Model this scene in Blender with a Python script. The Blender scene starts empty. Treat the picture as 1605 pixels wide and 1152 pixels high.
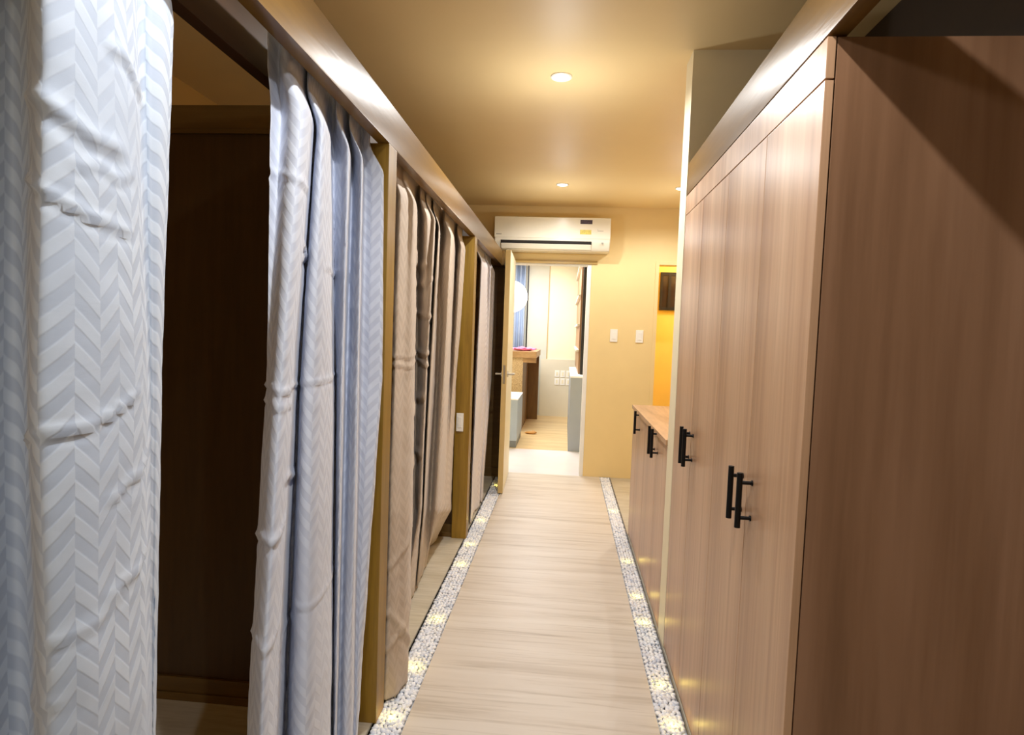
import bpy, bmesh, math, random
from mathutils import Vector, noise
random.seed(7)
D = bpy.data
C = bpy.context.scene.collection
PI = math.pi
bpy.context.scene.unit_settings.system = 'METRIC'

# ------------------------------------------------------------------ materials
def lin(r, g, b):
    f = lambda c: (c/255/12.92) if c/255 <= .04045 else ((c/255+.055)/1.055)**2.4
    return (f(r), f(g), f(b), 1)

class NT:
    def __init__(s, name):
        s.m = D.materials.new(name); s.m.use_nodes = True
        s.t = s.m.node_tree; s.p = s.t.nodes['Principled BSDF']
    def n(s, t, **k):
        o = s.t.nodes.new(t)
        for a, v in k.items(): setattr(o, a, v)
        return o
    def l(s, a, b): s.t.links.new(a, b)
    def val(s, sock, v):
        if isinstance(v, (int, float, tuple)): sock.default_value = v
        else: s.l(v, sock)
    def math(s, op, a, b=0.0, c=None):
        o = s.n('ShaderNodeMath', operation=op); s.val(o.inputs[0], a); s.val(o.inputs[1], b)
        if c is not None: s.val(o.inputs[2], c)
        return o.outputs[0]
    def coord(s, which='Object', scale=(1, 1, 1), loc=(0, 0, 0)):
        c = s.n('ShaderNodeTexCoord'); mp = s.n('ShaderNodeMapping')
        mp.inputs['Scale'].default_value = scale; mp.inputs['Location'].default_value = loc
        s.l(c.outputs[which], mp.inputs[0]); return mp.outputs[0]
    def noise(s, vec, sc=1, det=4, rough=.55, dist=0.0):
        o = s.n('ShaderNodeTexNoise'); s.l(vec, o.inputs['Vector'])
        o.inputs['Scale'].default_value = sc; o.inputs['Detail'].default_value = det
        o.inputs['Roughness'].default_value = rough; o.inputs['Distortion'].default_value = dist
        return o.outputs['Fac']
    def ramp(s, fac, stops):
        o = s.n('ShaderNodeValToRGB'); s.l(fac, o.inputs[0]); e = o.color_ramp.elements
        while len(e) < len(stops): e.new(.5)
        for el, (p, c) in zip(e, stops): el.position = p; el.color = c
        return o.outputs[0]
    def mix(s, fac, a, b, bt='MIX'):
        o = s.n('ShaderNodeMix', data_type='RGBA', blend_type=bt)
        s.val(o.inputs[0], fac); s.val(o.inputs[6], a); s.val(o.inputs[7], b)
        return o.outputs[2]
    def bump(s, h, strength=.3, dist=.002):
        o = s.n('ShaderNodeBump'); o.inputs['Strength'].default_value = strength
        o.inputs['Distance'].default_value = dist; s.l(h, o.inputs['Height'])
        s.l(o.outputs[0], s.p.inputs['Normal'])

def flat(name, col, rough=.6, metal=0, var=.06, nscale=6, bump=0, emit=0, spec=.5):
    N = NT(name); v = N.coord()
    f = N.noise(v, nscale, 3)
    hi = tuple(min(1, c*(1+var)) for c in col[:3])+(1,); lo = tuple(c*(1-var) for c in col[:3])+(1,)
    c = N.ramp(f, [(.3, lo), (.7, hi)])
    N.l(c, N.p.inputs['Base Color'])
    N.p.inputs['Roughness'].default_value = rough; N.p.inputs['Metallic'].default_value = metal
    N.p.inputs['Specular IOR Level'].default_value = spec
    if bump: N.bump(N.noise(v, 90, 4), .25, bump)
    if emit:
        N.l(c, N.p.inputs['Emission Color']); N.p.inputs['Emission Strength'].default_value = emit
    return N.m

def wood(name, c0, c1, c2, scale=(14, 14, .7), rough=.45, bump=.0006, spec=.5, big=.5, loc=(0, 0, 0)):
    N = NT(name)
    v = N.coord(scale=scale, loc=loc)
    f1 = N.noise(v, 1, 6, .6, .6)
    v2 = N.coord(scale=tuple(x*.28 for x in scale), loc=(3, 1, 2))
    f2 = N.noise(v2, 1, 3, .5, .2)
    v3 = N.coord(scale=tuple(x*6 for x in scale))
    f3 = N.noise(v3, 1, 3, .6)
    base = N.ramp(f1, [(.28, c0), (.5, c1), (.72, c2)])
    tone = N.ramp(f2, [(.3, (1-.45*big, 1-.5*big, 1-.55*big, 1)), (.7, (1.0, 1.0, 1.0, 1))])
    base = N.mix(1.0, base, tone, 'MULTIPLY')
    fine = N.ramp(f3, [(.35, (.86, .84, .82, 1)), (.6, (1, 1, 1, 1))])
    base = N.mix(1.0, base, fine, 'MULTIPLY')
    N.l(base, N.p.inputs['Base Color'])
    N.p.inputs['Roughness'].default_value = rough
    N.p.inputs['Specular IOR Level'].default_value = spec
    if bump: N.bump(f3, .3, bump)
    return N.m

def fabric(name, lo, hi, period=.046, colw=.036, depth=.0009, contrast=1.0):
    N = NT(name)
    uv = N.n('ShaderNodeTexCoord').outputs['UV']
    sp = N.n('ShaderNodeSeparateXYZ'); N.l(uv, sp.inputs[0])
    cu = N.math('DIVIDE', sp.outputs[0], colw)
    fl = N.math('FLOOR', cu)
    tri = N.math('PINGPONG', cu, 1.0)
    vv = N.math('ADD', sp.outputs[1], N.math('MULTIPLY', tri, colw*1.05))
    ph = N.math('ADD', N.math('DIVIDE', vv, period), N.math('MULTIPLY', fl, .42))
    s = N.math('SINE', N.math('MULTIPLY', ph, 2*PI))
    sq = N.n('ShaderNodeMapRange', interpolation_type='SMOOTHSTEP')
    N.l(s, sq.inputs[0]); sq.inputs[1].default_value = -.35; sq.inputs[2].default_value = .35
    w = N.noise(N.coord('UV', (2.2, 2.2, 1)), 1, 2)
    fade = N.n('ShaderNodeMapRange', interpolation_type='SMOOTHSTEP')
    N.l(w, fade.inputs[0]); fade.inputs[1].default_value = .28; fade.inputs[2].default_value = .55
    fade.inputs[3].default_value = .25
    fac = N.math('MULTIPLY', N.math('MULTIPLY', sq.outputs[0], fade.outputs[0]), contrast)
    thread = N.noise(N.coord('UV', (900, 900, 1)), 1, 2)
    col = N.mix(fac, lo, hi)
    soil = N.ramp(N.noise(N.coord('UV', (3, 1.5, 1), (5, 2, 0)), 1, 4), [(.3, (.93, .93, .94, 1)), (.65, (1, 1, 1, 1))])
    col = N.mix(1.0, col, soil, 'MULTIPLY')
    N.l(col, N.p.inputs['Base Color'])
    N.p.inputs['Roughness'].default_value = .75
    N.p.inputs['Sheen Weight'].default_value = .15
    h = N.math('ADD', fac, N.math('MULTIPLY', thread, .15))
    cre = N.noise(N.coord('UV', (7, 16, 1)), 1, 5, .6, .8)
    h = N.math('ADD', h, N.math('MULTIPLY', cre, 1.2))
    N.bump(h, .55, depth)
    return N.m

M = {}
M['ceiling'] = flat('ceiling_paint', lin(236, 211, 156), .5, var=.02, nscale=2)
M['wall'] = flat('cream_wall_paint', lin(234, 208, 148), .6, var=.025, nscale=3, bump=.0006)
M['wall_amber'] = flat('amber_wall_paint', lin(190, 145, 70), .7, var=.04, nscale=3)
M['yellow'] = flat('yellow_wall_paint', lin(236, 206, 104), .6, var=.03)
M['stub'] = flat('pale_cream_paint', lin(232, 222, 190), .5, var=.02)
M['beam'] = wood('varnished_beam_wood', lin(94, 66, 24), lin(106, 76, 30), lin(118, 87, 38), (9, .8, 9), .32, .0014, .42, .25)
M['beam_dark'] = wood('dark_board_wood', lin(58, 36, 18), lin(66, 42, 22), lin(76, 48, 26), (9, .8, 9), .5, .0006)
M['post'] = wood('golden_post_wood', lin(126, 96, 22), lin(144, 110, 32), lin(158, 124, 44), (22, 22, 1.2), .4, .0006, .5, .2)
M['partition'] = wood('dark_partition_wood', lin(62, 42, 20), lin(70, 48, 23), lin(76, 53, 26), (7, 7, .6), .5, .0004, .4, .2)
M['rail'] = wood('partition_rail_wood', lin(92, 68, 30), lin(102, 76, 35), lin(110, 83, 40), (.8, 9, 9), .5, .0004, .4, .2)
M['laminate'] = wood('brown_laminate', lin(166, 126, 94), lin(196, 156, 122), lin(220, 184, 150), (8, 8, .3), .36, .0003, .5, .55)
M['laminate_shaded'] = wood('brown_laminate_shaded', lin(118, 84, 58), lin(148, 110, 82), lin(172, 132, 104), (4.5, 4.5, .25), .42, .0003, .45, .6)  # same laminate, darkened: the side panels' shade is painted into the colour
M['laminate_top'] = wood('laminate_top', lin(178, 134, 96), lin(206, 164, 124), lin(222, 184, 146), (9, 1.2, 9), .35, .0002, .5, .2)
M['gap'] = flat('dark_gap', lin(38, 24, 18), .8)
M['edge_grey'] = flat('grey_edge_trim', lin(128, 122, 112), .5)
M['black'] = flat('matte_black_metal', lin(16, 16, 18), .38, .6, var=.1)
M['chrome'] = flat('brushed_steel', lin(190, 184, 172), .25, 1.0)
M['white_plastic'] = flat('white_plastic', lin(240, 238, 230), .32, var=.01)
M['ac_white'] = flat('ac_white_plastic', lin(236, 230, 212), .22, var=.01)
M['ac_dark'] = flat('ac_vent_dark', lin(22, 20, 20), .5)
M['concrete'] = flat('grey_concrete', lin(188, 182, 168), .6, var=.06, nscale=5, bump=.0006)
M['tile_white'] = flat('white_floor_tile', lin(226, 220, 222), .3, var=.03)
M['floor_far'] = wood('far_room_planks', lin(206, 172, 118), lin(222, 190, 136), lin(232, 204, 152), (1, 8, 8), .4, .0002, .4, .1)
M['room_wall'] = flat('far_room_wall', lin(216, 208, 184), .6, var=.02)
M['room_cream'] = flat('far_room_cream_wall', lin(234, 226, 192), .6, var=.02)
M['room_grey'] = flat('far_room_grey_panel', lin(200, 200, 186), .6, var=.02)
M['halfwall'] = flat('pale_grey_paint', lin(152, 158, 166), .6, var=.02)
M['white'] = flat('white_paint', lin(238, 238, 236), .5, var=.02)
M['bluegrey'] = flat('blue_grey_box_paint', lin(160, 174, 188), .5, var=.02)
M['plinth'] = flat('dark_grey_plinth', lin(112, 118, 122), .5)
M['door_face'] = flat('door_cream_paint', lin(238, 228, 196), .42, var=.015)
M['door_edge'] = flat('door_edge_wood', lin(206, 178, 116), .5, var=.05)
M['casing'] = flat('casing_paint', lin(176, 146, 84), .38, var=.04)
M['pink'] = flat('pink_cloth', lin(224, 120, 168), .7, var=.25, nscale=40)
M['orange'] = flat('tan_leather', lin(196, 138, 62), .6, var=.1)
M['window_black'] = flat('black_window_frame', lin(22, 18, 16), .4)
M['window_glass'] = flat('dark_window_glass', lin(58, 44, 34), .12, var=.15)
M['counter_wood'] = wood('counter_wood', lin(150, 114, 70), lin(174, 136, 88), lin(190, 154, 106), (3, 3, 9), .4, .0003, .5, .2)
M['counter_dark'] = wood('counter_recess_wood', lin(104, 72, 26), lin(122, 86, 34), lin(136, 98, 42), (9, 9, 1), .45, .0003, .5, .3)
M['sticker_dark'] = flat('dark_sticker', lin(60, 44, 58), .5, var=.6, nscale=60)
M['sticker_yellow'] = flat('yellow_sticker', lin(214, 196, 92), .5, var=.25, nscale=70)
M['sticker_grey'] = flat('grey_print', lin(150, 146, 136), .5)
M['bracket'] = flat('white_shelf_edge', lin(235, 225, 205), .5)
M['shelf_brown'] = wood('shelf_brown_wood', lin(150, 112, 76), lin(170, 130, 92), lin(184, 146, 106), (9, 9, 1), .5, .0003, .4, .2)
M['wall_dark'] = flat('dark_brown_wall', lin(44, 31, 18), .7)  # one even dark brown for the near right wall

# stone faced counter
N = NT('speckled_stone'); f = N.noise(N.coord(), 60, 5, .7)
N.l(N.ramp(f, [(.3, lin(120, 92, 52)), (.5, lin(186, 158, 112)), (.7, lin(214, 190, 146))]), N.p.inputs['Base Color'])
N.p.inputs['Roughness'].default_value = .5; M['stone'] = N.m

# walkway planks: grain runs across the corridor
N = NT('pale_walkway_wood')
v = N.coord(scale=(.9, 11, 1)); f1 = N.noise(v, 1, 5, .55, .9)
v2 = N.coord(scale=(1.6, 46, 1), loc=(4, 2, 0)); f2 = N.noise(v2, 1, 4, .6, .7)
v3 = N.coord(scale=(1.2, 1.0, 1)); f3 = N.noise(v3, 1, 3)
b = N.ramp(f1, [(.28, lin(184, 171, 155)), (.46, lin(207, 197, 184)), (.7, lin(216, 208, 197))])
b = N.mix(1.0, b, N.ramp(f2, [(.3, (.80, .77, .73, 1)), (.47, (1, 1, 1, 1))]), 'MULTIPLY')
b = N.mix(1.0, b, N.ramp(f3, [(.3, (.97, .94, .90, 1)), (.7, (1, 1, 1, 1))]), 'MULTIPLY')
N.l(b, N.p.inputs['Base Color']); N.p.inputs['Roughness'].default_value = .42
N.p.inputs['Specular IOR Level'].default_value = .35
N.bump(f2, .2, .0005); M['walkway'] = N.m

# cubicle floor: grey brown planks
M['plank'] = wood('grey_beige_planks', lin(182, 172, 150), lin(196, 187, 166), lin(206, 198, 180), (1.2, 9, 1), .5, .0003, .4, .15)

# white gravel
def gravel(name, seed):
    N = NT(name)
    oi = N.n('ShaderNodeObjectInfo')
    g = N.n('ShaderNodeNewGeometry')
    r = N.math('FRACT', N.math('ADD', oi.outputs['Random'], g.outputs['Random Per Island']))
    f = N.noise(N.coord(), 55, 3)
    c = N.ramp(r, [(0, lin(206, 214, 228)), (.2, lin(236, 240, 248)), (.55, lin(248, 250, 254)), (.85, lin(254, 254, 252)), (1, lin(226, 226, 230))])
    c = N.mix(1.0, c, N.ramp(f, [(.3, (.86, .87, .9, 1)), (.65, (1, 1, 1, 1))]), 'MULTIPLY')
    N.l(c, N.p.inputs['Base Color']); N.p.inputs['Roughness'].default_value = .5
    N.p.inputs['Subsurface Weight'].default_value = 0.0
    return N.m
M['gravel'] = gravel('white_gravel', 0)
M['gravel_base'] = flat('gravel_bed_grey', lin(196, 200, 208), .8, var=.3, nscale=80)

def emis(name, col, strength):
    N = NT(name)
    N.l(N.ramp(N.noise(N.coord(), 3, 1), [(0, col), (1, col)]), N.p.inputs['Emission Color'])
    N.p.inputs['Base Color'].default_value = col
    N.p.inputs['Emission Strength'].default_value = strength
    return N.m
M['lamp'] = emis('lamp_glow', (1, .97, .9, 1), 40)
M['led'] = emis('warm_led_glow', (1, .72, .16, 1), 14)
M['lantern'] = emis('paper_lantern_glow', (1, .98, .93, 1), 1.6)

M['fab_white'] = fabric('white_herringbone_fabric', lin(184, 197, 217), lin(208, 220, 236), contrast=1.0)
M['fab_white2'] = fabric('lilac_white_herringbone_fabric', lin(198, 205, 222), lin(213, 220, 235), depth=.0007)
M['fab_warm_tint'] = fabric('warm_lit_herringbone_fabric', lin(186, 169, 150), lin(198, 182, 163), depth=.0005, contrast=.8)  # white weave tinted taupe; the warmer light is painted into the colour
M['fab_grey'] = fabric('lilac_grey_fabric', lin(198, 190, 190), lin(212, 206, 206), depth=.0005)
M['fab_blue'] = flat('blue_grey_curtain_fabric', lin(146, 160, 184), .8, var=.05, nscale=10)

# ------------------------------------------------------------------ mesh helpers
def box(bm, x0, x1, y0, y1, z0, z1, bev=0, seg=2):
    r = bmesh.ops.create_cube(bm, size=1)
    vs = r['verts']
    for v in vs:
        v.co = Vector((x0+(v.co.x+.5)*(x1-x0), y0+(v.co.y+.5)*(y1-y0), z0+(v.co.z+.5)*(z1-z0)))
    if bev:
        es = list({e for v in vs for e in v.link_edges})
        bmesh.ops.bevel(bm, geom=es, offset=bev, segments=seg, affect='EDGES', profile=.7)
    return bm

def cyl(bm, p0, p1, r0, r1=None, seg=16, caps=True):
    p0 = Vector(p0); p1 = Vector(p1); d = p1-p0
    r = bmesh.ops.create_cone(bm, cap_ends=caps, segments=seg, radius1=r0, radius2=r0 if r1 is None else r1, depth=d.length)
    q = Vector((0, 0, 1)).rotation_difference(d.normalized())
    for v in r['verts']: v.co = q @ v.co + (p0+p1)/2
    return bm

def lathe(bm, prof, cx, cy, seg=32):
    rings = []
    for r, z in prof:
        rings.append([bm.verts.new((cx+r*math.cos(2*PI*i/seg), cy+r*math.sin(2*PI*i/seg), z)) for i in range(seg)])
    for a, b in zip(rings, rings[1:]):
        for i in range(seg):
            j = (i+1) % seg
            bm.faces.new((a[i], a[j], b[j], b[i]))
    return bm

def prism_x(bm, prof, x0, x1):
    a = [bm.verts.new((x0, y, z)) for y, z in prof]; b = [bm.verts.new((x1, y, z)) for y, z in prof]
    n = len(prof)
    for i in range(n):
        j = (i+1) % n
        bm.faces.new((a[i], a[j], b[j], b[i]))
    bm.faces.new(a[::-1]); bm.faces.new(b)
    bmesh.ops.recalc_face_normals(bm, faces=bm.faces)
    return bm

def B(*a, **k):
    return box(bmesh.new(), *a, **k)

def wpos(o):
    p = Vector(o.location)
    while o.parent: o = o.parent; p += Vector(o.location)
    return p

def obj(name, bm, mat, parent=None, loc=None, smooth=False):
    me = D.meshes.new(name)
    base = Vector(loc) if loc is not None else (wpos(parent) if parent else Vector((0, 0, 0)))
    for v in bm.verts: v.co -= base
    bm.to_mesh(me); bm.free()
    if smooth:
        for p in me.polygons: p.use_smooth = True
        try: me.set_sharp_from_angle(angle=math.radians(38))
        except Exception: pass
    me.materials.append(M[mat])
    o = D.objects.new(name, me); C.objects.link(o)
    if parent:
        o.parent = parent
        o.location = base-wpos(parent)
    else:
        o.location = base
    return o

def struct(name, bm, mat, **k):
    o = obj(name, bm, mat, **k)
    if o.parent is None: o['kind'] = 'structure'
    return o

def tag(o, label, cat, group=None):
    o['label'] = label; o['category'] = cat
    if group: o['group'] = group
    return o

def thing(name, label, cat, loc=(0, 0, 0), group=None):
    o = D.objects.new(name, None); C.objects.link(o); o.location = loc
    o.empty_display_size = .1
    return tag(o, label, cat, group)

def plab(o, label): o['label'] = label; return o

def copy_tree(o, loc):
    r = o.copy(); C.objects.link(r); r.location = loc
    for ch in list(o.children):
        c = ch.copy(); C.objects.link(c); c.parent = r
        for g in list(ch.children):
            d = g.copy(); C.objects.link(d); d.parent = c
    return r
# ------------------------------------------------------------------ room shell
ZC = 2.667          # ceiling height
YB = 6.06           # back wall
XL, XR = -2.05, 2.1
struct('ceiling', B(XL, XR, -2.2, YB+.13, ZC, ZC+.1), 'ceiling')
bm = bmesh.new()    # wall at the end of the corridor with two openings
DX0, DX1, DZ = -.60, .230, 2.112
OX0, OX1, OZ = .885, 1.62, 2.122
box(bm, XL, DX0, YB, YB+.13, 0, ZC); box(bm, DX0, DX1, YB, YB+.13, DZ, ZC)
box(bm, DX1, OX0, YB, YB+.13, 0, ZC); box(bm, OX0, OX1, YB, YB+.13, OZ, ZC); box(bm, OX1, XR, YB, YB+.13, 0, ZC)
struct('wall_back', bm, 'wall')
struct('wall_left', B(XL-.1, XL, -2.2, YB, 0, ZC), 'wall_amber')
bm = bmesh.new(); box(bm, XR, XR+.1, 2.9, YB, 0, ZC)
struct('wall_right', bm, 'wall')
struct('wall_right_near', B(1.16, 1.26, -2.2, 2.75, 0, ZC), 'wall_dark')
struct('wall_front', B(XL, XR, -2.3, -2.2, 0, ZC), 'wall')
# full height cross wall that ends the wardrobe, its narrow end faces the corridor
struct('wall_stub', B(.504, XR+.1, 2.757, 2.905, 0, ZC), 'stub')

struct('floor', B(XL, XR, -2.2, YB, -.16, -.06), 'concrete')
struct('floor_walkway', B(-.517, .397, -2.2, YB, -.06, 0, bev=.002), 'walkway')
struct('floor_left', B(XL, -.632, -2.2, YB, -.06, 0), 'plank')
struct('floor_right', B(.503, XR, -2.2, YB, -.06, 0), 'plank')
struct('trim_1', B(.4985, .503, -2.2, YB, -.06, .003), 'edge_grey')
struct('trim_2', B(-.636, -.632, -2.2, YB, -.06, .002), 'edge_grey')

# door casing at the end of the corridor
bm = bmesh.new()
box(bm, DX0-.05, DX1+.055, YB-.016, YB, DZ, DZ+.032, bev=.003)
struct('trim_3', bm, 'casing')
bm = bmesh.new()
box(bm, DX1-.038, DX1, YB+.005, YB+.15, 0, DZ, bev=.002); box(bm, DX0, DX0+.038, YB+.005, YB+.15, 0, DZ, bev=.002)
box(bm, DX0+.038, DX1-.038, YB+.005, YB+.15, DZ-.012, DZ, bev=.002)
struct('trim_4', bm, 'white')
bm = bmesh.new(); box(bm, OX0-.035, OX0, YB-.012, YB, 0, OZ+.035, bev=.002); box(bm, OX0, OX1, YB-.012, YB, OZ, OZ+.035, bev=.002)
struct('trim_5', bm, 'wall')

# open door leaf, folded back along the left side of the corridor
DY0, DY1 = 5.205, 6.035
dr = struct('door_1', B(-.535, -.491, DY0, DY1, .008, 2.118, bev=.002), 'door_face', loc=(-.513, DY1, 0))
plab(struct('edge_strip', B(-.5345, -.4915, DY0-.0025, DY0+.0005, .01, 2.116), 'door_edge', parent=dr), 'thin tan edge of the cream door')
for s, xs in ((1, -.491), (-1, -.535)):
    bm = bmesh.new()
    cyl(bm, (xs, DY0+.065, 1.05), (xs+s*.009, DY0+.065, 1.05), .026, seg=24)
    cyl(bm, (xs+s*.008, DY0+.065, 1.05), (xs+s*.055, DY0+.065, 1.05), .0095)
    cyl(bm, (xs+s*.052, DY0+.058, 1.05), (xs+s*.056, DY0+.19, 1.047), .009, .008)
    plab(struct('door_handle', bm, 'chrome', parent=dr, smooth=True), 'steel lever handle')
bm = bmesh.new(); box(bm, -.522, -.504, DY0-.0045, DY0-.002, .97, 1.13)
struct('lock_plate', bm, 'chrome', parent=dr)
for z in (.25, 1.06, 1.87):
    bm = bmesh.new(); cyl(bm, (-.54, DY1+.006, z-.045), (-.54, DY1+.006, z+.045), .007)
    struct('hinge', bm, 'chrome', parent=dr, smooth=True)

dr.location.x -= .026; dr.rotation_euler.z = .0313

# ------------------------------------------------------------------ left: timber frame of the curtained cubicles
tag(obj('wooden_beam', B(-.662, -.62, -2.2, 5.70, 2.044, 2.18, bev=.004), 'beam', smooth=True),
    'long varnished brown wooden beam above the row of curtains', 'beam')
tag(obj('wooden_board', B(-.80, -.765, -2.2, 5.70, 2.03, 2.18, bev=.002), 'beam_dark'),
    'dark inner wooden board behind the curtain beam, over the dark gap', 'board')
def post(y0, y1, label):
    return tag(obj('wooden_post', B(-.72, -.62, y0, y1, 0, 2.044, bev=.003), 'post', loc=(-.67, (y0+y1)/2, 0)), label, 'post', 'posts under the curtain beam')
post(2.05, 2.145, 'golden brown wooden post between the blue-white curtain and the warm-tinted curtain')
post(4.02, 4.12, 'golden brown wooden post with a white switch, beyond the warm-tinted curtain')
def cubicle_wall(name, y0, y1, x1=-.72):
    o = struct(name, B(XL, x1, y0, y1, 0, 2.10), 'partition')
    bm = bmesh.new(); box(bm, XL, x1, y0-.012, y1+.012, 2.10, 2.182, bev=.004); box(bm, XL, x1, y0-.010, y1+.010, 2.085, 2.10)
    struct('top_rail', bm, 'rail', parent=o)
    bm = bmesh.new(); box(bm, XL, x1, y0-.014, y0, 0.0, .085, bev=.004); box(bm, XL, x1, y0-.024, y0-.014, 0, .03, bev=.004)
    struct('baseboard', bm, 'rail', parent=o)
    return o
cubicle_wall('wall_cubicle_near', 2.10, 2.135)
cubicle_wall('wall_cubicle_middle', 4.06, 4.095)
cubicle_wall('wall_cubicle_far', 5.86, 5.895, -.60).data.materials[0] = M['rail']  # end partition in dark wood; the shade here is put into its colour
tag(obj('wooden_rail', B(-.80, -.60, 5.705, 5.855, 2.044, 2.18, bev=.003), 'beam', smooth=True),
    'short wooden end block where the curtain beam meets the far wall', 'rail')

# ------------------------------------------------------------------ curtains
def interp_col(col, z):
    c = sorted(col, key=lambda p: -p[2])
    if z >= c[0][2]: a, b = c[0], c[1]; ext = True
    elif z <= c[-1][2]: a, b = c[-2], c[-1]; ext = True
    else:
        for a, b in zip(c, c[1:]):
            if a[2] >= z >= b[2]: break
        ext = False
    t = (z-a[2])/(b[2]-a[2])
    if not ext:
        return a[0]+(b[0]-a[0])*t, a[1]+(b[1]-a[1])*t
    e = c[0] if z >= c[0][2] else c[-1]
    k = .45
    dx = (a[0]+(b[0]-a[0])*t-e[0])*k; dy = (a[1]+(b[1]-a[1])*t-e[1])*k
    return e[0]+max(-.04, min(.03, dx)), e[1]+max(-.06, min(.06, dy))

def catmull(pts, m):
    out = []; n = len(pts)
    for i in range(n-1):
        p0 = pts[max(i-1, 0)]; p1 = pts[i]; p2 = pts[i+1]; p3 = pts[min(i+2, n-1)]
        for k in range(m):
            t = k/m
            out.append(tuple(.5*((2*p1[d])+(-p0[d]+p2[d])*t+(2*p0[d]-5*p1[d]+4*p2[d]-p3[d])*t*t+(-p0[d]+3*p1[d]-3*p2[d]+p3[d])*t**3) for d in (0, 1)))
    out.append(pts[-1]); return out

def curtain(key, mat, label, ztop=2.125, zbot=.012, m=9, nz=230, creases=(), hem=True, seed=0, rough=.0022):
    cols = CURT[key]
    rows = []
    for j in range(nz+1):
        z = ztop+(zbot-ztop)*j/nz
        pts = [interp_col(c, z) for c in cols]
        # heading is gathered behind the beam
        if z > 1.93:
            w = min(1, (z-1.93)/.11); w = w*w*(3-2*w)
            pts = [(x*(1-w)+w*max(-.752, min(x, -.706+(x+.68)*.55)), y) for x, y in pts]
        rows.append((z, catmull(pts, m)))
    nu = len(rows[0][1])
    mid = rows[nz//2][1]
    u = [0]
    for a, b in zip(mid, mid[1:]): u.append(u[-1]+math.hypot(a[0]-b[0], a[1]-b[1]))
    bm = bmesh.new(); uvl = bm.loops.layers.uv.new('UVMap')
    V = []
    for j, (z, pl) in enumerate(rows):
        r = []
        for i, (x, y) in enumerate(pl):
            a = pl[max(i-1, 0)]; b = pl[min(i+1, nu-1)]
            tx, ty = b[0]-a[0], b[1]-a[1]; L = math.hypot(tx, ty) or 1
            nx, ny = ty/L, -tx/L         # points to the corridor side
            d = noise.fractal(Vector((u[i]*5+seed*9.1, z*3.2, seed)), 1.0, 2.0, 3)*rough*2
            d += noise.noise(Vector((u[i]*14, z*26+seed*3, seed+4)))*rough*.8
            d += (noise.ridged_multi_fractal(Vector((u[i]*5+seed, z*9+u[i]*2, seed*2.3)), 1.0, 2.0, 2, 1.0, 2.0)-1.0)*rough*.5
            for (u0, z0, u1, z1, amp, wid) in creases:
                if u0-.03 <= u[i] <= u1+.03:
                    t = max(0, min(1, (u[i]-u0)/(u1-u0)))
                    zz = z0+(z1-z0)*t+.006*math.sin(t*7)
                    edge = min(1, max(0, (u[i]-u0+.03)/.03), max(0, (u1+.03-u[i])/.03))
                    q = (z-zz)/wid
                    if abs(q) < 4:
                        d += amp*math.exp(-q*q)*edge - .5*amp*math.exp(-(q+1.7)**2)*edge
            if z < .12: d += .004*math.sin(u[i]*60)*(1-z/.12)
            if z > 2.02: d *= .2
            r.append(bm.verts.new((x+nx*d, y+ny*d, z)))
        V.append(r)
    for j in range(nz):
        for i in range(nu-1):
            f = bm.faces.new((V[j][i], V[j+1][i], V[j+1][i+1], V[j][i+1])); f.smooth = True
            for lp, (ii, jj) in zip(f.loops, ((i, j), (i, j+1), (i+1, j+1), (i+1, j))):
                lp[uvl].uv = (u[ii], rows[jj][0])
    x = sum(p[0] for p in mid)/nu; y = sum(p[1] for p in mid)/nu
    o = obj('curtain', bm, mat, loc=(x, y, zbot))
    s = o.modifiers.new('thickness', 'SOLIDIFY'); s.thickness = .0022; s.offset = -1
    return tag(o, label, 'curtain', 'herringbone curtains along the left side'), u

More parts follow.
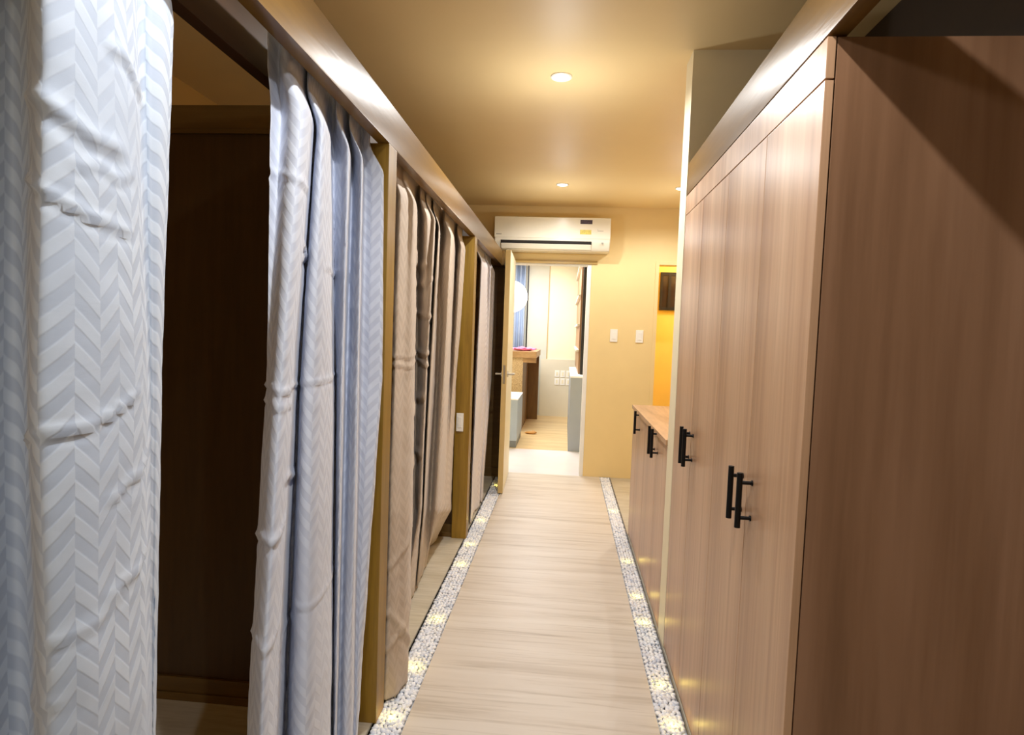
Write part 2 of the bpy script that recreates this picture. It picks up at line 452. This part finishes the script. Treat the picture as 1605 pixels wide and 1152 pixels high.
CURT={
'near':[[(-0.8,0.747,1.744),(-0.8,0.74,1.326),(-0.78,0.714,0.92)],[(-0.8,0.797,1.765),(-0.8,0.79,1.322),(-0.79,0.778,0.88)],[(-0.79,0.816,1.774),(-0.79,0.81,1.321),(-0.78,0.804,0.866)],[(-0.745,0.788,1.762),(-0.745,0.78,1.325),(-0.735,0.775,0.888)],[(-0.7,0.743,1.742),(-0.7,0.735,1.331),(-0.69,0.731,0.918)],[(-0.668,0.73,1.737),(-0.662,0.712,1.334),(-0.65,0.708,0.936)],[(-0.655,0.776,1.756),(-0.645,0.761,1.331),(-0.63,0.741,0.918)],[(-0.655,0.846,1.786),(-0.645,0.845,1.324),(-0.63,0.811,0.875)],[(-0.668,0.895,1.808),(-0.66,0.901,1.319),(-0.64,0.868,0.84)],[(-0.705,0.954,1.833),(-0.69,0.951,1.314),(-0.66,0.91,0.812)],[(-0.7,0.971,1.84),(-0.69,0.964,1.313),(-0.67,0.934,0.797)],[(-0.695,0.999,1.852),(-0.69,0.977,1.312),(-0.67,0.938,0.795)],[(-0.71,1.043,1.871),(-0.705,1.008,1.308),(-0.685,0.966,0.777)]],
'second':[[(-0.72,1.419,1.886),(-0.72,1.415,1.275),(-0.7,1.31,0.614)],[(-0.715,1.46,1.899),(-0.7,1.392,1.278),(-0.68,1.284,0.63)],[(-0.67,1.427,1.888),(-0.665,1.346,1.283),(-0.65,1.247,0.654)],[(-0.645,1.441,1.893),(-0.645,1.353,1.283),(-0.62,1.228,0.667)],[(-0.665,1.531,1.923),(-0.66,1.425,1.277),(-0.635,1.307,0.621)],[(-0.705,1.64,1.959),(-0.72,1.593,1.261),(-0.72,1.545,0.479)],[(-0.665,1.563,1.934),(-0.67,1.513,1.269),(-0.65,1.445,0.541)],[(-0.645,1.556,1.931),(-0.64,1.539,1.268),(-0.61,1.458,0.538)],[(-0.665,1.644,1.96),(-0.655,1.661,1.258),(-0.625,1.604,0.453)],[(-0.73,1.819,2.018),(-0.715,1.844,1.241),(-0.68,1.777,0.35)],[(-0.7,1.814,2.016),(-0.68,1.78,1.247),(-0.655,1.727,0.38)],[(-0.652,1.759,1.999),(-0.655,1.75,1.251),(-0.64,1.708,0.392)],[(-0.715,1.957,2.064),(-0.71,1.926,1.234),(-0.68,1.838,0.315)],[(-0.68,1.907,2.048),(-0.68,1.896,1.238),(-0.65,1.813,0.332)],[(-0.645,1.854,2.03),(-0.645,1.856,1.243),(-0.635,1.829,0.324)],[(-0.7,2.031,2.089),(-0.69,2.011,1.228),(-0.65,1.898,0.284)],[(-0.668,2.028,2.088),(-0.658,2.016,1.229),(-0.64,1.9,0.283)],[(-0.637,2.02,2.085),(-0.622,2.015,1.231),(-0.637,1.917,0.274)],[(-0.633,2.028,2.088),(-0.619,2.027,1.23),(-0.655,1.985,0.233)]],
'third':[[(-0.69,2.384,1.883),(-0.68,2.345,1.202),(-0.66,2.257,0.715)],[(-0.665,2.359,1.879),(-0.65,2.294,1.207),(-0.63,2.205,0.732)],[(-0.655,2.446,1.896),(-0.64,2.378,1.201),(-0.61,2.258,0.717)],[(-0.64,2.511,1.91),(-0.63,2.504,1.191),(-0.6,2.409,0.674)],[(-0.74,2.941,1.994),(-0.735,2.96,1.15),(-0.71,2.876,0.529)],[(-0.67,2.819,1.971),(-0.7,2.909,1.155),(-0.69,2.859,0.535)],[(-0.655,2.886,1.984),(-0.66,2.819,1.164),(-0.65,2.744,0.572)],[(-0.645,2.911,1.989),(-0.645,2.808,1.166),(-0.64,2.753,0.57)],[(-0.735,3.349,2.075),(-0.72,3.164,1.134),(-0.7,3.04,0.482)],[(-0.655,3.059,2.019),(-0.65,2.912,1.157),(-0.652,2.859,0.538)],[(-0.745,3.532,2.112),(-0.69,3.169,1.135),(-0.69,3.07,0.473)],[(-0.68,3.396,2.086),(-0.7,3.314,1.123),(-0.695,3.202,0.434)],[(-0.65,3.372,2.081),(-0.64,3.194,1.135),(-0.642,3.099,0.468)],[(-0.655,3.474,2.102),(-0.648,3.342,1.123),(-0.655,3.284,0.413)],[(-0.735,3.966,2.199),(-0.73,3.851,1.078),(-0.68,3.486,0.352)],[(-0.67,3.812,2.169),(-0.705,3.829,1.081),(-0.69,3.618,0.312)],[(-0.65,3.886,2.184),(-0.7,3.87,1.078),(-0.7,3.779,0.264)],[(-0.66,3.971,2.201),(-0.71,3.972,1.069),(-0.71,3.926,0.22)]],
'fourth':[[(-0.66,4.546,1.747),(-0.66,4.475,1.031),(-0.66,4.426,0.366)],[(-0.64,4.507,1.745),(-0.64,4.469,1.032),(-0.635,4.353,0.384)],[(-0.67,4.827,1.768),(-0.66,4.751,1.008),(-0.65,4.558,0.336)],[(-0.665,4.982,1.78),(-0.66,4.942,0.993),(-0.65,4.7,0.304)],[(-0.65,5.029,1.784),(-0.645,4.99,0.99),(-0.64,4.739,0.295)],[(-0.64,5.035,1.785),(-0.64,5.035,0.986),(-0.635,4.779,0.286)],[(-0.66,5.236,1.8),(-0.655,5.196,0.973),(-0.65,4.932,0.25)],[(-0.65,5.29,1.804),(-0.645,5.251,0.969),(-0.64,4.937,0.25)],[(-0.64,5.3,1.805),(-0.64,5.302,0.965),(-0.635,4.981,0.24)],[(-0.65,5.43,1.815),(-0.65,5.433,0.954),(-0.65,5.142,0.202)]]}
# the warm-tinted curtain's hem swings back under the cubicle floor line
for c_, p_ in zip(CURT['third'], [(-.66,2.2),(-.62,2.17),(-.59,2.22),(-.578,2.33),(-.65,2.52),(-.70,2.68),(-.72,2.82),(-.74,3.05),(-.76,3.2),(-.745,3.16),(-.755,3.25),(-.765,3.42),(-.77,3.5),(-.80,3.62),(-.82,3.75),(-.81,3.85),(-.80,3.95),(-.81,3.98)]):
    c_.append(p_+(.03,))

curtain('near', 'fab_white', 'near blue-white herringbone curtain in the left foreground, edge of the dark gap', seed=1, rough=.0014, m=12,
        creases=[(.16, 1.60, .38, 1.545, .006, .006), (.17, 1.245, .40, 1.30, .0055, .005), (.20, 1.70, .36, 1.66, .006, .012), (.36, 1.80, .48, 1.77, .005, .008), (.36, 1.16, .46, 1.2, .004, .007), (.36, 1.02, .46, 1.05, .004, .007), (.22, .98, .4, 1.02, .003, .006), (.3, 1.62, .4, 1.63, .004, .006), (.15, .88, .25, .91, .0035, .007)])
curtain('second', 'fab_white2', 'blue-white herringbone curtain gathered between the dark gap and the first post', seed=2, rough=.0012,
        creases=[(.0, 1.27, .20, 1.265, .005, .006), (.0, 1.235, .20, 1.222, .004, .005), (.22, 1.265, .45, 1.262, .005, .005), (.5, 1.265, .95, 1.275, .004, .005), (.22, 1.62, .42, 1.60, .006, .010), (.22, 1.585, .42, 1.61, .005, .009), (.6, 1.57, .95, 1.58, .003, .006), (.0, .92, .2, .95, .006, .009), (.2, 1.05, .4, 1.02, .005, .010), (.0, .70, .2, .72, .004, .008), (.25, .62, .45, .64, .004, .006), (.0, 1.78, .2, 1.76, .004, .008), (.5, .70, .95, .68, .003, .005)])
curtain('third', 'fab_warm_tint', 'warm-tinted herringbone curtain hanging between the two wooden posts', seed=3, rough=.0018, m=10,
        creases=[(.0, 1.30, .3, 1.31, .004, .006), (.0, 1.27, .3, 1.265, .004, .006), (.4, 1.75, .9, 1.72, .007, .02), (.5, 1.5, 1.3, 1.48, .006, .015), (.5, 1.3, 1.3, 1.31, .006, .012), (.5, 1.27, 1.4, 1.24, .005, .01), (.5, 1.62, 1.1, 1.66, .006, .02), (.0, .48, .3, .62, .006, .015), (.0, .18, .3, .32, .008, .02), (.05, .35, .3, .14, .008, .02), (.4, 1.05, 1.0, 1.1, .005, .02), (.5, .8, 1.0, .83, .004, .02)])
curtain('fourth', 'fab_grey', 'lilac grey curtain beyond the second post, next to the open door', seed=4, rough=.001, nz=150, m=7,
        creases=[(.0, 1.3, .6, 1.29, .004, .008)])

# ------------------------------------------------------------------ right: wardrobe under the beam
tag(obj('wooden_beam', B(.506, .548, -2.2, 2.755, 2.046, 2.182, bev=.004), 'beam', smooth=True),
    'varnished brown wooden beam running over the top of the tall wardrobe', 'beam')
def handle_bm(y, z0, z1, x=.505):
    bm = bmesh.new(); xb = x-.033
    cyl(bm, (xb, y, z0), (xb, y, z1), .0078, seg=20)
    for z in (z0+.026, z1-.026):
        cyl(bm, (xb, y, z), (x+.001, y, z), .0050, seg=14)
        cyl(bm, (x-.003, y, z), (x+.001, y, z), .0075, seg=16)
    return bm
wr = thing('wardrobe', 'tall brown woodgrain wardrobe with black bar handles on the right', 'wardrobe', (.83, 2.03, 0))
WD = 1.150
bm = bmesh.new()
box(bm, .5255, WD, 1.336, 2.75, .05, .07); box(bm, .5255, WD, 1.336, 2.75, 2.018, 2.04); box(bm, WD-.015, WD, 1.336, 2.75, .05, 2.04)
box(bm, .54, WD, 1.336, 2.75, 0, .05)
obj('carcass', bm, 'gap', wr)
obj('side_panel', B(.5255, WD, 1.316, 1.336, 0, 2.04, bev=.0012), 'laminate_shaded', wr)
obj('side_panel', B(.5255, WD, 2.735, 2.753, 0, 2.04, bev=.0012), 'laminate_shaded', wr)
obj('fascia', B(.505, .522, 1.314, 2.754, 1.9575, 2.04, bev=.0012), 'laminate', wr)
ed = [1.314, 1.668, 2.040, 2.400, 2.754]
hy = [1.622, 1.706, 2.362, 2.425]
for k in range(4):
    d = obj('door', B(.505, .522, ed[k]+(.0015 if k else 0), ed[k+1]-.0015, .014, 1.9535, bev=.0012), 'laminate', wr, loc=(.5135, ed[k], .014))
    plab(obj('handle', handle_bm(hy[k], .926, 1.072), 'black', d, smooth=True), 'black metal bar handle')

lc = thing('low_cabinet', 'low brown cabinet beyond the cross wall with black bar handles', 'cabinet', (.72, 3.62, 0))
LY0, LY1, LX1 = 2.912, 4.34, .99
bm = bmesh.new(); box(bm, .524, LX1, LY0, LY1-.018, .05, .90); box(bm, .55, LX1, LY0, LY1-.02, 0, .05)
obj('carcass', bm, 'gap', lc)
obj('side_panel', B(.505, LX1, LY1-.0175, LY1, 0, .905, bev=.001), 'laminate', lc)
obj('countertop', B(.495, LX1+.01, LY0-.002, LY1+.012, .908, .934, bev=.002), 'laminate_top', lc)
ed = [2.914, 3.242, 3.70, 4.10, 4.322]; hy = [3.19, 3.295, 3.955, 4.148]
for k in range(4):
    d = obj('door', B(.505, .522, ed[k]+.0015, ed[k+1]-.0015, .014, .903, bev=.0012), 'laminate', lc, loc=(.5135, ed[k], .014))
    if k < 3: plab(obj('handle', handle_bm(hy[k], .79, .942 if k < 2 else .938, .505), 'black', d, smooth=True), 'black metal bar handle')

# ------------------------------------------------------------------ air conditioner
ac = thing('air_conditioner', 'white split air conditioner on the wall above the door', 'air conditioner', (-.166, 6.05, 2.21))
prof = [(6.058, 2.527), (5.862, 2.527), (5.850, 2.521), (5.845, 2.508), (5.845, 2.30), (5.850, 2.285), (5.885, 2.225), (5.90, 2.213), (5.92, 2.21), (6.058, 2.21)]
body = prism_x(bmesh.new(), prof, -.717, .386)
es = [e for e in body.edges if abs(e.verts[0].co.x-e.verts[1].co.x) < 1e-6]
bmesh.ops.bevel(body, geom=es, offset=.008, segments=3, affect='EDGES')
obj('body', body, 'ac_white', ac, smooth=True)
obj('front_panel', B(-.716, .385, 5.8405, 5.846, 2.325, 2.519, bev=.002), 'ac_white', ac)
bm = prism_x(bmesh.new(), [(5.846, 2.302), (5.8425, 2.298), (5.853, 2.268), (5.858, 2.270)], -.655, .212)
plab(obj('air_vent', bm, 'ac_dark', ac), 'black air outlet slot')
bm = prism_x(bmesh.new(), [(5.853, 2.272), (5.849, 2.268), (5.876, 2.226), (5.881, 2.229)], -.65, .208)
obj('louver', bm, 'ac_white', ac)
plab(obj('sticker', B(.099, .212, 5.8385, 5.8407, 2.462, 2.500), 'sticker_dark', ac), 'dark energy sticker')
plab(obj('sticker', B(.099, .205, 5.8385, 5.8407, 2.366, 2.408), 'sticker_yellow', ac), 'yellow sticker')
plab(obj('badge', B(-.70, -.648, 5.8393, 5.8407, 2.350, 2.357), 'sticker_grey', ac), 'small grey mark')
plab(obj('display', B(.305, .322, 5.842, 5.8455, 2.277, 2.293), 'sticker_grey', ac), 'small grey indicator')
bm = bmesh.new()
for i in range(2): box(bm, .262, .268+i*.05, 5.8393, 5.8407, 2.41-i*.012, 2.414-i*.012)
plab(obj('badge', bm, 'sticker_grey', ac), 'faint grey printed lines')

# ------------------------------------------------------------------ switches
def switch(loc, label, hw=.036):
    t = thing('light_switch', label, 'light switch', loc, 'white wall switches')
    x, y, z = loc
    obj('plate', B(x-hw, x+hw, y-.009, y, z-.062, z+.062, bev=.003), 'white_plastic', t)
    obj('rocker', B(x-hw*.5, x+hw*.5, y-.0125, y-.0085, z-.036, z+.036, bev=.0015), 'white_plastic', t)
switch((.476, YB, 1.42), 'white rocker switch on the cream wall, nearer the open doorway')
switch((.726, YB, 1.42), 'white rocker switch on the cream wall, nearer the yellow opening')
switch((-.684, 4.02, .80), 'white switch plate low on the second wooden post', .024)

# ------------------------------------------------------------------ downlights
dl = None
LP = [(-.07, 3.03, 'bright round downlight in the ceiling nearest the camera'), (-.075, 5.17, 'small round downlight in the ceiling in front of the air conditioner'),
      (.915, 5.24, 'small round downlight partly hidden behind the cream cross wall'), (-.07, .89, 'round downlight in the ceiling above the camera'), (-.07, -1.25, 'round downlight in the ceiling behind the camera')]
for x, y, lab in LP:
    if dl is None:
        dl = thing('downlight', lab, 'ceiling light', (x, y, ZC), 'ceiling downlights')
        bm = lathe(bmesh.new(), [(.052, ZC), (.052, ZC-.005), (.046, ZC-.008), (.038, ZC-.006), (.036, ZC-.0005)], x, y)
        obj('trim_ring', bm, 'white_plastic', dl, smooth=True)
        bm = bmesh.new(); cyl(bm, (x, y, ZC-.004), (x, y, ZC-.0005), .036, seg=32)
        plab(obj('diffuser', bm, 'lamp', dl), 'glowing lamp face')
        o = dl
    else:
        o = copy_tree(dl, (x, y, ZC)); o['label'] = lab

def light(name, kind, loc, energy, col=(1, 1, 1), size=.05, rot=None, **k):
    L = D.lights.new(name, kind); L.energy = energy; L.color = col
    if kind == 'AREA':
        L.shape = 'RECTANGLE'; L.size, L.size_y = size
    else: L.shadow_soft_size = size
    for a, v in k.items(): setattr(L, a, v)
    o = D.objects.new(name, L); C.objects.link(o); o.location = loc
    if rot: o.rotation_euler = rot
    return o
W = (1, 1, .99)
for i, (x, y, lab) in enumerate(LP):
    e = [66, 32, 30, 62, 46][i]
    light('downlight_or_fill_lamp', 'SPOT', (x, y, ZC-.02), e, W, .02, spot_size=math.radians((160, 160, 160, 140, 150)[i]), spot_blend=(.5, .5, .5, .5, .5)[i])
    light('downlight_or_fill_lamp', 'POINT', (x, y, ZC-.40), e*.085, W, .03)  # added fill without a fixture, hangs free to brighten the ceiling
# next room, lit bright and white
light('next_room_lamp', 'AREA', (-.7, 8.6, 2.62), 108, (.93, .96, 1), (1.2, 2.2))
light('side_room_lamp', 'POINT', (1.75, 6.75, 2.3), 30, (1, .93, .75), .08)

# ------------------------------------------------------------------ gravel strips with small warm lights
def pebble_bm(bm, p, s, rnd, sub=1):
    r = bmesh.ops.create_icosphere(bm, subdivisions=sub, radius=1)
    ax = rnd.random()*PI*2; ca, sa = math.cos(ax), math.sin(ax)
    sx, sy, sz = s*rnd.uniform(.85, 1.25), s*rnd.uniform(.62, .9), s*rnd.uniform(.5, .8)
    o = Vector((rnd.random()*50, rnd.random()*50, 0))
    for v in r['verts']:
        c = v.co*(1+.32*noise.noise(v.co*1.3+o))
        c = Vector((c.x*sx, c.y*sy, c.z*sz))
        v.co = Vector((c.x*ca-c.y*sa, c.x*sa+c.y*ca, c.z))+Vector(p)
rnd = random.Random(11)
pm = []
for k in range(10):
    bm = bmesh.new(); pebble_bm(bm, (0, 0, 0), .0115, rnd, 2)
    me = D.meshes.new('pebble'); bm.to_mesh(me); bm.free()
    for p in me.polygons: p.use_smooth = True
    me.materials.append(M['gravel']); pm.append(me)
LEDS = {'left': [2.09, 2.43, 2.86, 3.57, 3.92, 4.45, 5.50], 'right': [2.19, 2.45, 2.99, 3.29, 3.80, 4.9]}
for side, x0, x1 in (('left', -.632, -.517), ('right', .397, .4985)):
    struct('floor_gravel_channel_'+side, B(x0, x1, -2.2, YB, -.06, -.016), 'gravel_base')
    led_y = LEDS[side]; xc = (x0+x1)/2
    bm = bmesh.new()
    pitch = .0185; y = 1.2; row = 0; n_ind = 0; first = 1.985 if side == 'left' else 1.995
    ncol = 6 if side == 'left' else 5
    while y < YB-.01:
        for c in range(ncol):
            px = x0+.0105+(x1-x0-.021)*(c+(.25 if row % 2 else -.0)+.1)/(ncol-.55)
            px = min(max(px+rnd.uniform(-.002, .002), x0+.009), x1-.009)
            py = y+rnd.uniform(-.003, .003)
            z = -.0065+rnd.uniform(-.003, .003)
            if py >= first and n_ind < 150:
                o = D.objects.new('pebble', rnd.choice(pm)); C.objects.link(o)
                o.location = (px, py, z); o.rotation_euler = (rnd.uniform(-.3, .3), rnd.uniform(-.3, .3), rnd.random()*6.28)
                s = rnd.uniform(.82, 1.12); o.scale = (s, s, s)
                tag(o, 'small white pebble at the near end of the %s gravel strip' % side, 'pebble', 'white pebbles at the near end of the %s strip' % side)
                n_ind += 1
            else:
                pebble_bm(bm, (px, py, z), .0118*rnd.uniform(.85, 1.15), rnd, 1)
        y += pitch*.82; row += 1
    for f in bm.faces: f.smooth = True
    o = obj('gravel', bm, 'gravel', loc=(xc, 3.6, -.016)); o['kind'] = 'stuff'
    tag(o, 'strip of small white gravel along the %s side of the wooden walkway' % side, 'gravel')
    for i, ly in enumerate(led_y):
        light('gravel_led_lamp', 'POINT', (xc+.0, ly, .018), .06, (1, .74, .14), .006)

# ------------------------------------------------------------------ side opening on the right with a dark window
struct('wall_side_room', B(.70, 2.3, 7.22, 7.32, 0, ZC), 'yellow')
struct('wall_side_room_left', B(.60, .70, YB+.13, 7.32, 0, ZC), 'yellow')
struct('wall_side_room_right', B(2.2, 2.3, YB+.13, 7.22, 0, ZC), 'yellow')
struct('ceiling_side_room', B(.6, 2.3, YB+.13, 7.32, ZC, ZC+.1), 'ceiling')
struct('floor_side_room', B(.6, 2.3, YB, 7.32, -.1, 0), 'plank')
wn = D.objects.new('window_1', None); C.objects.link(wn); wn.location = (1.36, 7.2, 1.95); wn['kind'] = 'structure'
bm = bmesh.new()
box(bm, 1.072, 1.66, 7.18, 7.219, 2.135, 2.17); box(bm, 1.072, 1.66, 7.18, 7.219, 1.735, 1.77)
for x in (1.072, 1.165, 1.345, 1.625): box(bm, x, x+.028, 7.18, 7.219, 1.77, 2.135)
obj('window_frame', bm, 'window_black', wn)
obj('pane', B(1.10, 1.63, 7.196, 7.204, 1.77, 2.135), 'window_glass', wn)

# ------------------------------------------------------------------ room beyond the open door
struct('floor_threshold', B(XL, .55, YB, 7.33, -.1, -.001), 'tile_white')
struct('floor_next_room', B(XL, .55, 7.33, 10.45, -.1, 0), 'floor_far')
bm = B(XL, -.30, 10.42, 10.52, 0, 2.7)
struct('wall_far_left', bm, 'room_grey')
struct('wall_far', B(-.30, .6, 10.40, 10.5, 0, 2.7), 'room_cream')
struct('wall_far_lower', B(-.40, .5, 10.37, 10.40, 0, .98), 'room_wall')
struct('trim_6', B(-.31, -.295, 10.392, 10.40, .98, 2.7), 'casing')
struct('wall_next_room_left', B(XL-.1, XL, YB+.13, 10.5, 0, 2.7), 'room_cream')
struct('wall_next_room_right', B(.45, .55, YB+.13, 10.5, 0, 2.7), 'room_cream')
struct('ceiling_next_room', B(XL, .6, YB+.13, 10.5, 2.7, 2.8), 'white')
wn = D.objects.new('window_2', None); C.objects.link(wn); wn.location = (-1.0, 10.4, 1.6); wn['kind'] = 'structure'
obj('window_frame', B(-.675, -.655, 10.40, 10.419, .9, 2.62), 'window_black', wn)
hw = struct('wall_half', B(.085, .24, 7.32, 9.3, 0, .895), 'halfwall')
struct('cap', B(.08, .245, 7.315, 9.3, .895, .915, bev=.002), 'white', parent=hw)
# blue grey curtain by the far window
bm = bmesh.new(); rows = []
for j in range(2):
    z = (2.58, .02)[j]
    rows.append([bm.verts.new((-1.30+.60*i/80, 10.30+.035*math.sin(i*.62)+.01*math.sin(i*.23), z)) for i in range(81)])
for i in range(80):
    f = bm.faces.new((rows[0][i], rows[1][i], rows[1][i+1], rows[0][i+1])); f.smooth = True
o = obj('curtain', bm, 'fab_blue', loc=(-1.0, 10.3, .02)); o.modifiers.new('thickness', 'SOLIDIFY').thickness = .003
tag(o, 'blue-grey curtain seen in the room beyond the open door', 'curtain')
# paper lantern
lx, ly, lz, lr = -.775, 8.5, 1.912, .225
ln = thing('paper_lantern', 'round white paper lantern glowing in the room beyond the open door', 'lantern', (lx, ly, lz))
prof = []
for i in range(97):
    a = -PI/2+PI*i/96*.985+.02
    r = lr*(1-.018*abs(math.sin(i/96*PI*9))**.5+.018)
    prof.append((max(.02, r*math.cos(a)), lz+r*math.sin(a)*.98))
obj('lamp_shade', lathe(bmesh.new(), prof, lx, ly, 48), 'lantern', ln, smooth=True)
bm = bmesh.new(); cyl(bm, (lx, ly, lz+lr*.96), (lx, ly, 2.7), .004, seg=8)
obj('cord', bm, 'white_plastic', ln)
# grey box
gb = thing('storage_box', 'low blue-grey box with white top beside the open door', 'box', (-.75, 7.8, 0))
obj('body', B(-.98, -.545, 7.36, 8.2, .085, .59, bev=.003), 'bluegrey', gb)
obj('base', B(-.97, -.552, 7.366, 8.19, 0, .085), 'plinth', gb)
obj('top', B(-.982, -.543, 7.355, 8.205, .59, .605, bev=.002), 'white', gb)
# counter
bc = thing('bar_counter', 'wood and speckled stone bar counter in the next room', 'counter', (-.75, 9.3, 0))
obj('front_panel', B(-1.4, -.585, 8.60, 8.66, 0, 1.06), 'stone', bc)
obj('countertop', B(-1.42, -.395, 8.58, 10.0, 1.06, 1.15, bev=.003), 'counter_wood', bc)
obj('edge_panel', B(-.585, -.398, 8.605, 8.66, .99, 1.06), 'counter_wood', bc)
obj('side_panel', B(-.62, -.585, 8.66, 10.0, 0, 1.06), 'counter_dark', bc)
obj('leg', B(-.62, -.41, 9.9, 9.95, 0, 1.06), 'counter_dark', bc)
# pink cloth bundle on the counter
bm = bmesh.new(); bmesh.ops.create_icosphere(bm, subdivisions=4, radius=1)
for v in bm.verts:
    n_ = 1+.35*noise.noise(v.co*2.2)+.15*noise.noise(v.co*6)
    v.co = Vector((-.60+v.co.x*.17*n_, 8.86+v.co.y*.10*n_, 1.152+max(0, v.co.z*.5+.42)*.055*n_))
tag(obj('cloth_bundle', bm, 'pink', loc=(-.60, 8.86, 1.15), smooth=True), 'pink cloth bundle lying on the bar counter', 'cloth')
# slipper on the floor
bm = bmesh.new(); bmesh.ops.create_icosphere(bm, subdivisions=3, radius=1)
for v in bm.verts:
    w = 1-.25*v.co.x*v.co.x+.12*v.co.x
    v.co = Vector((-.43+v.co.x*.085, 8.45+v.co.y*.04*w, max(.0, .017+v.co.z*.017+(.012*max(0, v.co.x) if v.co.z > 0 else 0))))
sl = thing('slipper', 'tan slipper lying on the floor beside the blue-grey box', 'slipper', (-.43, 8.45, 0))
obj('sole', bm, 'orange', sl, smooth=True)
bm = bmesh.new(); rr = []
for k in range(2):
    rr.append([bm.verts.new((-.41+k*.035, 8.45-.04*math.cos(PI*i/12), .012+.036*math.sin(PI*i/12))) for i in range(13)])
for i in range(12): bm.faces.new((rr[0][i], rr[0][i+1], rr[1][i+1], rr[1][i]))
obj('strap', bm, 'orange', sl, smooth=True)
# six socket plates on the far wall
for r, z in enumerate((.735, .60)):
    for c in range(3):
        x = -.115+c*.098
        lab = '%s white socket plate in the %s row of six on the far wall' % (('first', 'middle', 'last')[c], ('upper', 'lower')[r])
        lab = lab.replace('first', 'leftmost').replace('last', 'rightmost')
        t = thing('wall_socket', lab, 'socket', (x, 10.37, z), 'socket plates on the far wall')
        obj('plate', B(x-.038, x+.038, 10.361, 10.37, z-.056, z+.056, bev=.003), 'white_plastic', t)
        obj('socket_insert', B(x-.016, x+.016, 10.358, 10.3612, z-.03, z+.03, bev=.001), 'room_cream', t)
# shelving on the right of the next room
su = thing('shelving_unit', 'brown shelving with white shelf edges at right of the next room', 'shelf', (.3, 8.7, .92))
obj('back_panel', B(.178, .44, 7.75, 10.2, .915, 2.66), 'shelf_brown', su)
obj('upright', B(.200, .44, 7.62, 7.748, .915, 2.66), 'window_black', su)
for z in (1.20, 1.53, 1.90, 2.30):
    obj('shelf', B(.145, .178, 7.75, 10.2, z, z+.024, bev=.002), 'bracket', su)

# ------------------------------------------------------------------ camera
cam = D.cameras.new('camera'); co = D.objects.new('camera', cam); C.objects.link(co)
cam.sensor_fit = 'HORIZONTAL'; cam.sensor_width = 36; cam.lens = 36*950.2/1605
cam.clip_start = .05
from mathutils import Matrix
yaw, pitch, roll = .0856889, .0585974, .0357085
f = Vector((-math.sin(yaw), math.cos(yaw), 0)); r = Vector((math.cos(yaw), math.sin(yaw), 0)); u_ = Vector((0, 0, 1))
f2 = f*math.cos(pitch)-u_*math.sin(pitch); u2 = u_*math.cos(pitch)+f*math.sin(pitch)
r3 = r*math.cos(roll)+u2*math.sin(roll); u3 = u2*math.cos(roll)-r*math.sin(roll)
co.matrix_world = Matrix(((r3.x, u3.x, -f2.x, 0), (r3.y, u3.y, -f2.y, 0), (r3.z, u3.z, -f2.z, 1.42), (0, 0, 0, 1)))
sc = bpy.context.scene
sc.camera = co
w = D.worlds.new('world'); sc.world = w; w.use_nodes = True
w.node_tree.nodes['Background'].inputs[0].default_value = (.9, .75, .5, 1); w.node_tree.nodes['Background'].inputs[1].default_value = .05
sc.view_settings.view_transform = 'Standard'
sc.view_settings.look = 'None'
sc.view_settings.exposure = 0.17
sc.view_settings.gamma = 1.04
sc.cycles.max_bounces = 10; sc.cycles.diffuse_bounces = 6
sc.cycles.use_denoising = True
sc.cycles.sample_clamp_indirect = 6
sc.cycles.caustics_reflective = False; sc.cycles.caustics_refractive = False
